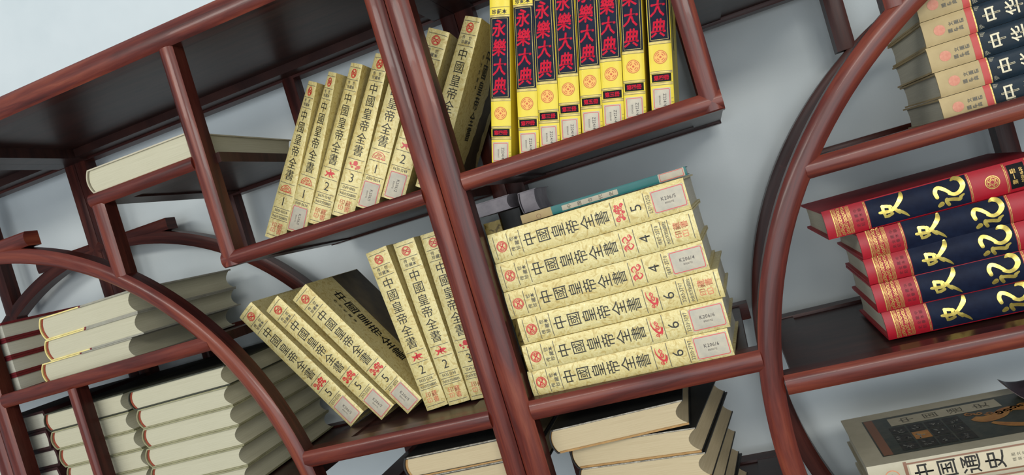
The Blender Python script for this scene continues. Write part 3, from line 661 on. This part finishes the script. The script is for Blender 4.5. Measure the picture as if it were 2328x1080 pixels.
# --- beige series upper right
def zh_art(L=.285):
    a = Art(); H = lambda d: L - d; hw = .0155
    a.ring('seal', 0, H(.0175), 0, .0062)
    for i, (s1, d) in enumerate((('國文', .0285), ('學圖', .0345), ('典精', .0400))):
        a.char('small', s1[0], -.0045, H(d), .0052, bold=.02); a.char('small', s1[1], .0035, H(d + .002), .0052, bold=.02)
    a.rect('cor', -hw, hw, H(.0545), H(.0475)); a.rect('gl', -hw, hw, H(.0560), H(.0546)); a.rect('pan', -hw, hw, H(.250), H(.0560))
    for i, c in enumerate('中华国学典藏'): a.char('ttl', c, 0, H(.0725 + i * .0235), .0195, bold=.018)
    for sg in (-1, 1):
        for k in range(4): a.line('orn', sg * (.0135 - k * .0012), H(.0575), sg * (.0125 - k * .0012), H(.0630 - k * .001), .0003)
    return a
za = zh_art(.258); g6 = 'beige books with dark title panels'; zs = -.0340
ZT = {'seal': ('pink_seal', SEALP, .0003, None), 'small': ('small_lettering', INKF, .0003, None), 'cor': ('coral_stripe', CORAL, .0003, None), 'gl': ('gold_stripe', FOILM, .0003, None), 'pan': ('title_panel', BLUBLK, .0003, None), 'ttl': ('title_lettering', SILVER, .0011, 'pan'), 'orn': ('panel_ornament', SILVER, .0006, 'pan')}
for x, txt in ((.2760, 'bottom one resting on the upper right shelf'), (.2795, 'second from the bottom'), (.2775, 'third from the bottom'), (.2790, 'fourth from the bottom'), (.2795, 'topmost one, cut off by the picture edge')):
    yw = -2.4
    b = Book('beige_book', 'flat', x + .258 * math.cos(R(yw)), .043 + .258 * math.sin(R(yw)), zs + .0157, yw, 0, .0308, .258, .205, bul=.0020, pw=4, board=.0024, over=.004, cover=BEIGE, page=PAGEG,
             label='beige book with dark title panel, ' + txt, group=g6)
    b.art(za, ZT); zs += .0314

# --- beige picture-cover books lower right
def tong_spine(L=.27):
    a = Art(); H = lambda d: L - d; hw = .017
    a.rect('brown', -hw, hw, H(.0480), H(.0440)); a.rect('brown', .0130, .0150, H(.25), H(.0440)); a.rect('brown', -.0150, -.0130, H(.25), H(.0440)); a.rect('pan', -.0125, .0125, H(.245), H(.0500))
    for i, c in enumerate('中国通史'): a.char('ttl', c, .0005, H(.0660 + i * .0275), .0255, bold=.012, sy=.95)
    for i, c in enumerate('图文珍藏'): a.char('small', c, .0035, H(.170 + i * .006), .0046); a.char('small', '精装全本'[i], -.003, H(.170 + i * .006), .0046)
    a.ring('seal', .0, H(.028), .0082, .0092)
    for i, c in enumerate('一二三四'[:1]): a.char('small', c, 0, H(.028), .008)
    return a
def tong_cover(L=.27, W=.185):
    a = Art(); H = lambda d: L - d
    a.rect('pic', .022, .158, H(.25), H(.026), 1); a.rect('strip', .024, .156, H(.040), H(.028), 1)
    a.rect('band', .120, .150, H(.205), H(.060), 1)
    for i, c in enumerate('中国通史'): a.char('ttl', c, .135, H(.083 + i * .033), .022, rot=0, sx=.95)
    rnd = random.Random(5)
    for i in range(4):
        for j in range(3):
            u0 = .030 + j * .029; v0 = H(.0750 + i * .0235)
            a.rect(('tile', 'ora')[i == 1 and j == 1], u0, u0 + .026, v0, v0 + .021, 1)
            for k in range(4):
                x_ = u0 + rnd.uniform(.004, .018); y_ = v0 + rnd.uniform(.004, .016); a.stroke('fig', [(x_, y_), (x_ + rnd.uniform(-.003, .006), y_ + rnd.uniform(-.004, .004)), (x_ + rnd.uniform(0, .007), y_ + rnd.uniform(-.003, .003))], [.0012, .0026, .0006])
    # flowing ochre ornament at the right of the picture
    a.stroke('ora', [(.095, H(.160)), (.085, H(.172)), (.090, H(.190)), (.105, H(.205)), (.100, H(.225)), (.080, H(.238))], [.012, .022, .020, .016, .016, .01], 5)
    a.stroke('ora', [(.070, H(.175)), (.055, H(.190)), (.045, H(.210)), (.055, H(.228))], [.006, .012, .012, .006], 5)
    for k in range(7): a.swirl('ora', .105 + .006 * math.cos(k), H(.160 + .011 * k), .006, .003, 1.2, 50 * k)
    return a
g7 = 'beige picture-cover books at lower right'
for z, nm in ((-.5885, 'beige book, lowest of four lying at the lower right'), (-.5515, 'beige book, third from the top of four at the lower right'), (-.5145, 'beige book lying directly under its picture-covered twin'), (-.4775, 'beige book with a grid of pictures on its top cover')):
    x = .0815 if z > -.5 else .0850
    b = Book('picture_cover_book', 'flat', x + .27, .0600 + (0 if z > -.5 else .006), z + .0187, .6, 0, .0370, .27, .182, bul=.0015, pw=4, board=.0026, over=.004, cover=BEIGEG, page=PAGEG, label=nm, group=g7)
    b.art(tong_spine(), {'brown': ('brown_frame', BROWN, .0002, None), 'pan': ('title_panel', CREAM, .0003, None), 'ttl': ('title_lettering', INK, .0005, 'pan'), 'small': ('small_lettering', INKF, .0005, 'pan'), 'seal': ('red_seal', PINK, .0003, None)})
    if z > -.5: b.art(tong_cover(), {'pic': ('cover_picture', DKGRN, .0002, None), 'strip': ('picture_strip', BROWN, .0004, 'pic'), 'band': ('cover_title_band', BEIGEG, .0004, None), 'ttl': ('cover_title', INKF, .0006, 'band'), 'tile': ('picture_tile', TILE, .0004, 'pic'), 'ora': ('ochre_picture', DRAGON, .0005, 'pic'), 'fig': ('picture_figure', PICGREY, .0006, 'pic')}, 'front')

# --- books lying with page edges outward
def edge(x, y, z, yaw, T, W, L, cover, page, label, group, lean=0, side=None, band=None, bul=.007, board=.0022, conc=.011, name='book', over=.003):
    b = Book(name, 'edge', x, y, z, yaw, lean, T - .0004, L, W, bul=bul, pw=2, board=board, over=over, cover=cover, page=page, side=side, conc=conc, label=label, group=group)
    if band: b.band(band)
    return b
g8 = 'cream books with yellow spines under the arch'; z = -.0365
for T_, x, W_, txt in ((.0370, -1.183, .190, 'bottom of the three on the shelf under the arch'), (.0375, -1.161, .195, 'middle of the three under the arch'), (.0400, -1.158, .193, 'top of the three under the arch')):
    edge(x + .006, .031, z + T_ / 2, 4, T_, W_, .29, YCLOTH, PAGE, 'thick cream-paged book, ' + txt, g8, side=(GREYB, .45), band=BAND); z += T_
g9 = 'dark red books behind the cream stack'; z = -.0365
for k, txt in enumerate(('lowest', 'second from the bottom', 'second from the top', 'topmost')):
    b = Book('maroon_book', 'flat', -1.2420, .036, z + .0160, 90, 0, .0318, .26, .17, bul=.003, pw=2, board=.0045, over=.003, cover=MAROON, page=PAGEG, conc=.0005, label='dark red book left of the cream stack, ' + txt + ' of four', group=g9)
    b.e.matrix_world = Matrix.Translation((-1.2420, .036, z + .016 + HZ)) @ Matrix(((0, 1, 0, 0), (0, 0, 1, 0), (1, 0, 0, 0), (0, 0, 0, 1))) @ Matrix.Translation((0, -.175, 0)); z += .0322
g13 = 'dark red books in the dark corner'; z = -.2912
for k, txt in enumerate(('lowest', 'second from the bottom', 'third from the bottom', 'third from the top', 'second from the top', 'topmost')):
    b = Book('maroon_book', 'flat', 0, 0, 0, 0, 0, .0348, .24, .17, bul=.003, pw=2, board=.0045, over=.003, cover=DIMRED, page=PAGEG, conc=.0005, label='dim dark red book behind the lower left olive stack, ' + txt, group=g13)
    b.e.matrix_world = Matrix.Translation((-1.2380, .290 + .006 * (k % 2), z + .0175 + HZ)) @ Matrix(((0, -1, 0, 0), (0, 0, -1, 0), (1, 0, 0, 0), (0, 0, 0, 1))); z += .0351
g10 = 'olive books in the lower left stacks'; z = -.2912
Rn = ('bottom', 'second from the bottom', 'third from the bottom', 'third from the top', 'second from the top', 'topmost, its dark cover showing')
rx = (-1.021, -1.020, -1.0190, -1.0135, -1.0125, -1.0180); rw = (.186, .186, .189, .186, .185, .196)
lx = (-1.205, -1.206, -1.207, -1.212, -1.2185, -1.2215); lw = (.180, .180, .182, .184, .186, .190)
for k in range(6):
    for xs, ws, yy, nm in ((rx, rw, .032, 'right stack under the arch shelf'), (lx, lw, .040, 'left stack behind the slim post')):
        if nm[0] == 'l' and k == 5: pass
        edge(xs[k] + .005, yy, z + .0170, 3 if nm[0] == 'r' else 1, .0340, ws[k] - .005 - (.007 if nm[0] == 'l' else 0), .288, OLIVEED if k < 5 else OLIVE, PAGE, 'olive cream-paged book in the %s, %s' % (nm, Rn[k]), g10, band=BAND, bul=.008)
    z += .0341
edge(-.9420, .012, .2630, 1, .0400, .203, .300, BEIGEG, PAGE, 'thick cream book alone on the small shelf at the upper left', None, bul=.007, conc=.005)
g11 = 'black worn books at the bottom left of the posts'; z = -.3620
for k, txt in enumerate(('lower one of two beside the paired posts', 'upper one of two, its black cover showing')):
    b = edge(-.5500, .031, z + .0168, 0, .0334, .200, .26, BLACKC, PAGET, 'worn black book with cream pages, ' + txt, g11, band=TAN, bul=.006, board=.0026)
    b.prism('card_edge', [(-.0163, .004), (-.0163, .198), (-.0140, .198), (-.0140, .004)], -.0004, .0030, TAN)
    b.prism('torn_edge', [(.0166, .004), (.0166, .198), (.0150, .198), (.0150, .004)], -.0003, .0020, TORN); z += .0336
g12 = 'black worn books in the bottom centre stack'; z = -.5150
D = ((-.300, -7, .188, 'lowest, mostly out of view'), (-.300, -6, .188, 'fifth from the top'), (-.300, -7, .188, 'fourth from the top'), (-.3005, -8, .190, 'third from the top'), (-.3030, -8, .189, 'second from the top'), (-.3185, 2, .196, 'topmost, just under the shelf rail'))
for k, (x, yw, W_, txt) in enumerate(D):
    b = edge(x + .005, .032 + (.026 if yw < 0 else 0), z + .0179, yw, .0358, W_ - .004, .25, BLACKC, PAGET, 'worn black book in the bottom centre stack, ' + txt, g12, lean=(-.8 if k == 5 else 0), band=TAN, bul=.006, board=.0020, conc=.013, over=.0012)
    b.prism('card_edge', [(-.0175, .004), (-.0175, W_ - .005), (-.0148, W_ - .005), (-.0148, .004)], -.0004, .0030, TAN)
    b.prism('torn_edge', [(.0177, .004), (.0177, W_ - .005), (.0160, W_ - .005), (.0160, .004)], -.0003, .0020, TORN); z += .0360
# --- teal book on top of the centre stack
b = Book('teal_book', 'flat', -.0330, .095, .0020, .4, 0, .0125, .249, .122, bul=.0006, pw=4, board=.0012, over=.002, cover=TEAL, page=PAGEG, label='thin teal and beige book lying on top of the gold stack')
a = Art(); a.rect('end', -.0063, .0063, .201, .2492); a.rect('pan', -.0045, .0030, .100, .185)
for i, c in enumerate('中国古代史'): a.char('ttl', c, -.0008, .174 - i * .016, .0065, bold=.01)
a.ring('emb', -.002, .222, .0030, .0036); a.rect('lab', -.0058, .0058, .003, .040); a.roundrect('lb', -.005, .005, .005, .038, .001, .0008)
b.art(a, {'end': ('beige_spine_end', BEIGE, .0002, None), 'pan': ('title_strip', LABEL, .0003, None), 'ttl': ('title_lettering', INKF, .0005, 'pan'), 'emb': ('spine_emblem', BROWN, .0004, 'end'), 'lab': ('call_label', LABEL, .0003, None), 'lb': ('label_border', LBORD, .0005, 'lab')})
# --- things behind the centre stack
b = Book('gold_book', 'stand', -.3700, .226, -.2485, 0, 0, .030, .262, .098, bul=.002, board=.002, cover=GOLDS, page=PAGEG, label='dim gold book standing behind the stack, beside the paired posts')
a = Art(); a.char('t', '一', 0, .235, .016, bold=.02); a.char('t', '二', 0, .210, .016, bold=.02); b.art(a, {'t': ('title_lettering', INK, .0004, None)})
Book('black_book', 'stand', -.3340, .226, -.2485, 0, 0, .036, .272, .098, bul=.004, pw=2, cover=BLACKC, page=PAGEG, label='black book standing behind the gold stack, left of its twin', group='black books behind the centre stack')
Book('black_book', 'stand', -.2900, .226, -.2485, 0, 0, .040, .255, .098, bul=.004, pw=2, cover=BLACKC, page=PAGEG, label='black book standing behind the gold stack, nearest the teal book', group='black books behind the centre stack')
edge(-.3930, .226, .0380, 0, .0240, .066, .10, LILAC, LILAC, 'small greyish booklet lying behind the stack against the paired posts', 'greyish booklets behind the stack', bul=.001, board=.001, conc=.004, name='grey_booklet')
edge(-.3120, .228, .0290, 0, .0360, .032, .10, LILAC, LILAC, 'thicker greyish booklet with dark stitches, behind the stack', 'greyish booklets behind the stack', bul=.002, board=.001, conc=.003, name='grey_booklet')

# --- dark object with an upturned corner on the picture-cover book
bm = bmesh.new(); rows = []; bot = []
for x, zt, zb in ((.2975, -.4132, -.4145), (.3005, -.4150, -.4205), (.305, -.4182, -.4270), (.311, -.4200, -.4335), (.319, -.4212, -.4385), (.335, -.4216, -.4396), (.38, -.4210, -.4396), (.52, -.4200, -.4396)):
    q = min(1, (x - .2970) / .02)
    rows.append([bm.verts.new(p) for p in ((x, .204 - .034 * q, zb + HZ), (x, .198 - .026 * q, zb + .0022 + HZ), (x, .206, zt + HZ), (x, .214, zt + HZ - .001), (x, .216, zb + HZ))])
    bot.append((x, .204 - .034 * q - .0006, zb))
for r0, r1 in zip(rows[:-1], rows[1:]):
    for i in range(5): bm.faces.new((r0[i], r0[(i + 1) % 5], r1[(i + 1) % 5], r1[i]))
bm.faces.new(rows[0][::-1]); bm.faces.new(rows[-1]); bmesh.ops.recalc_face_normals(bm, faces=bm.faces)
me = bpy.data.meshes.new('dark_tray'); bm.to_mesh(me); bm.free()
o = empty('dark_tray', (.40, .22, -.44 + HZ)); tagit(o, 'dark purple lacquered tray with an upturned pointed corner, lying on the picture-cover book', 'tray')
c = link('tray_body', me, DARKOBJ, o, 40); c.matrix_parent_inverse = o.matrix_world.inverted() if False else Matrix.Translation((-.40, -.22, .44 - HZ))
me2 = bpy.data.meshes.new('tray_rim'); vs = []; fs = []
for x, y_, z_ in bot: vs += [(x - .0003, y_, z_ + HZ), (x - .0003, y_ - .0002, z_ + HZ + .0016)]
for i in range(len(bot) - 1): fs.append((2 * i, 2 * i + 2, 2 * i + 3, 2 * i + 1))
me2.from_pydata(vs, [], fs); me2.update(); c = link('tray_rim', me2, RIM, o); c.matrix_parent_inverse = Matrix.Translation((-.40, -.22, .44 - HZ))
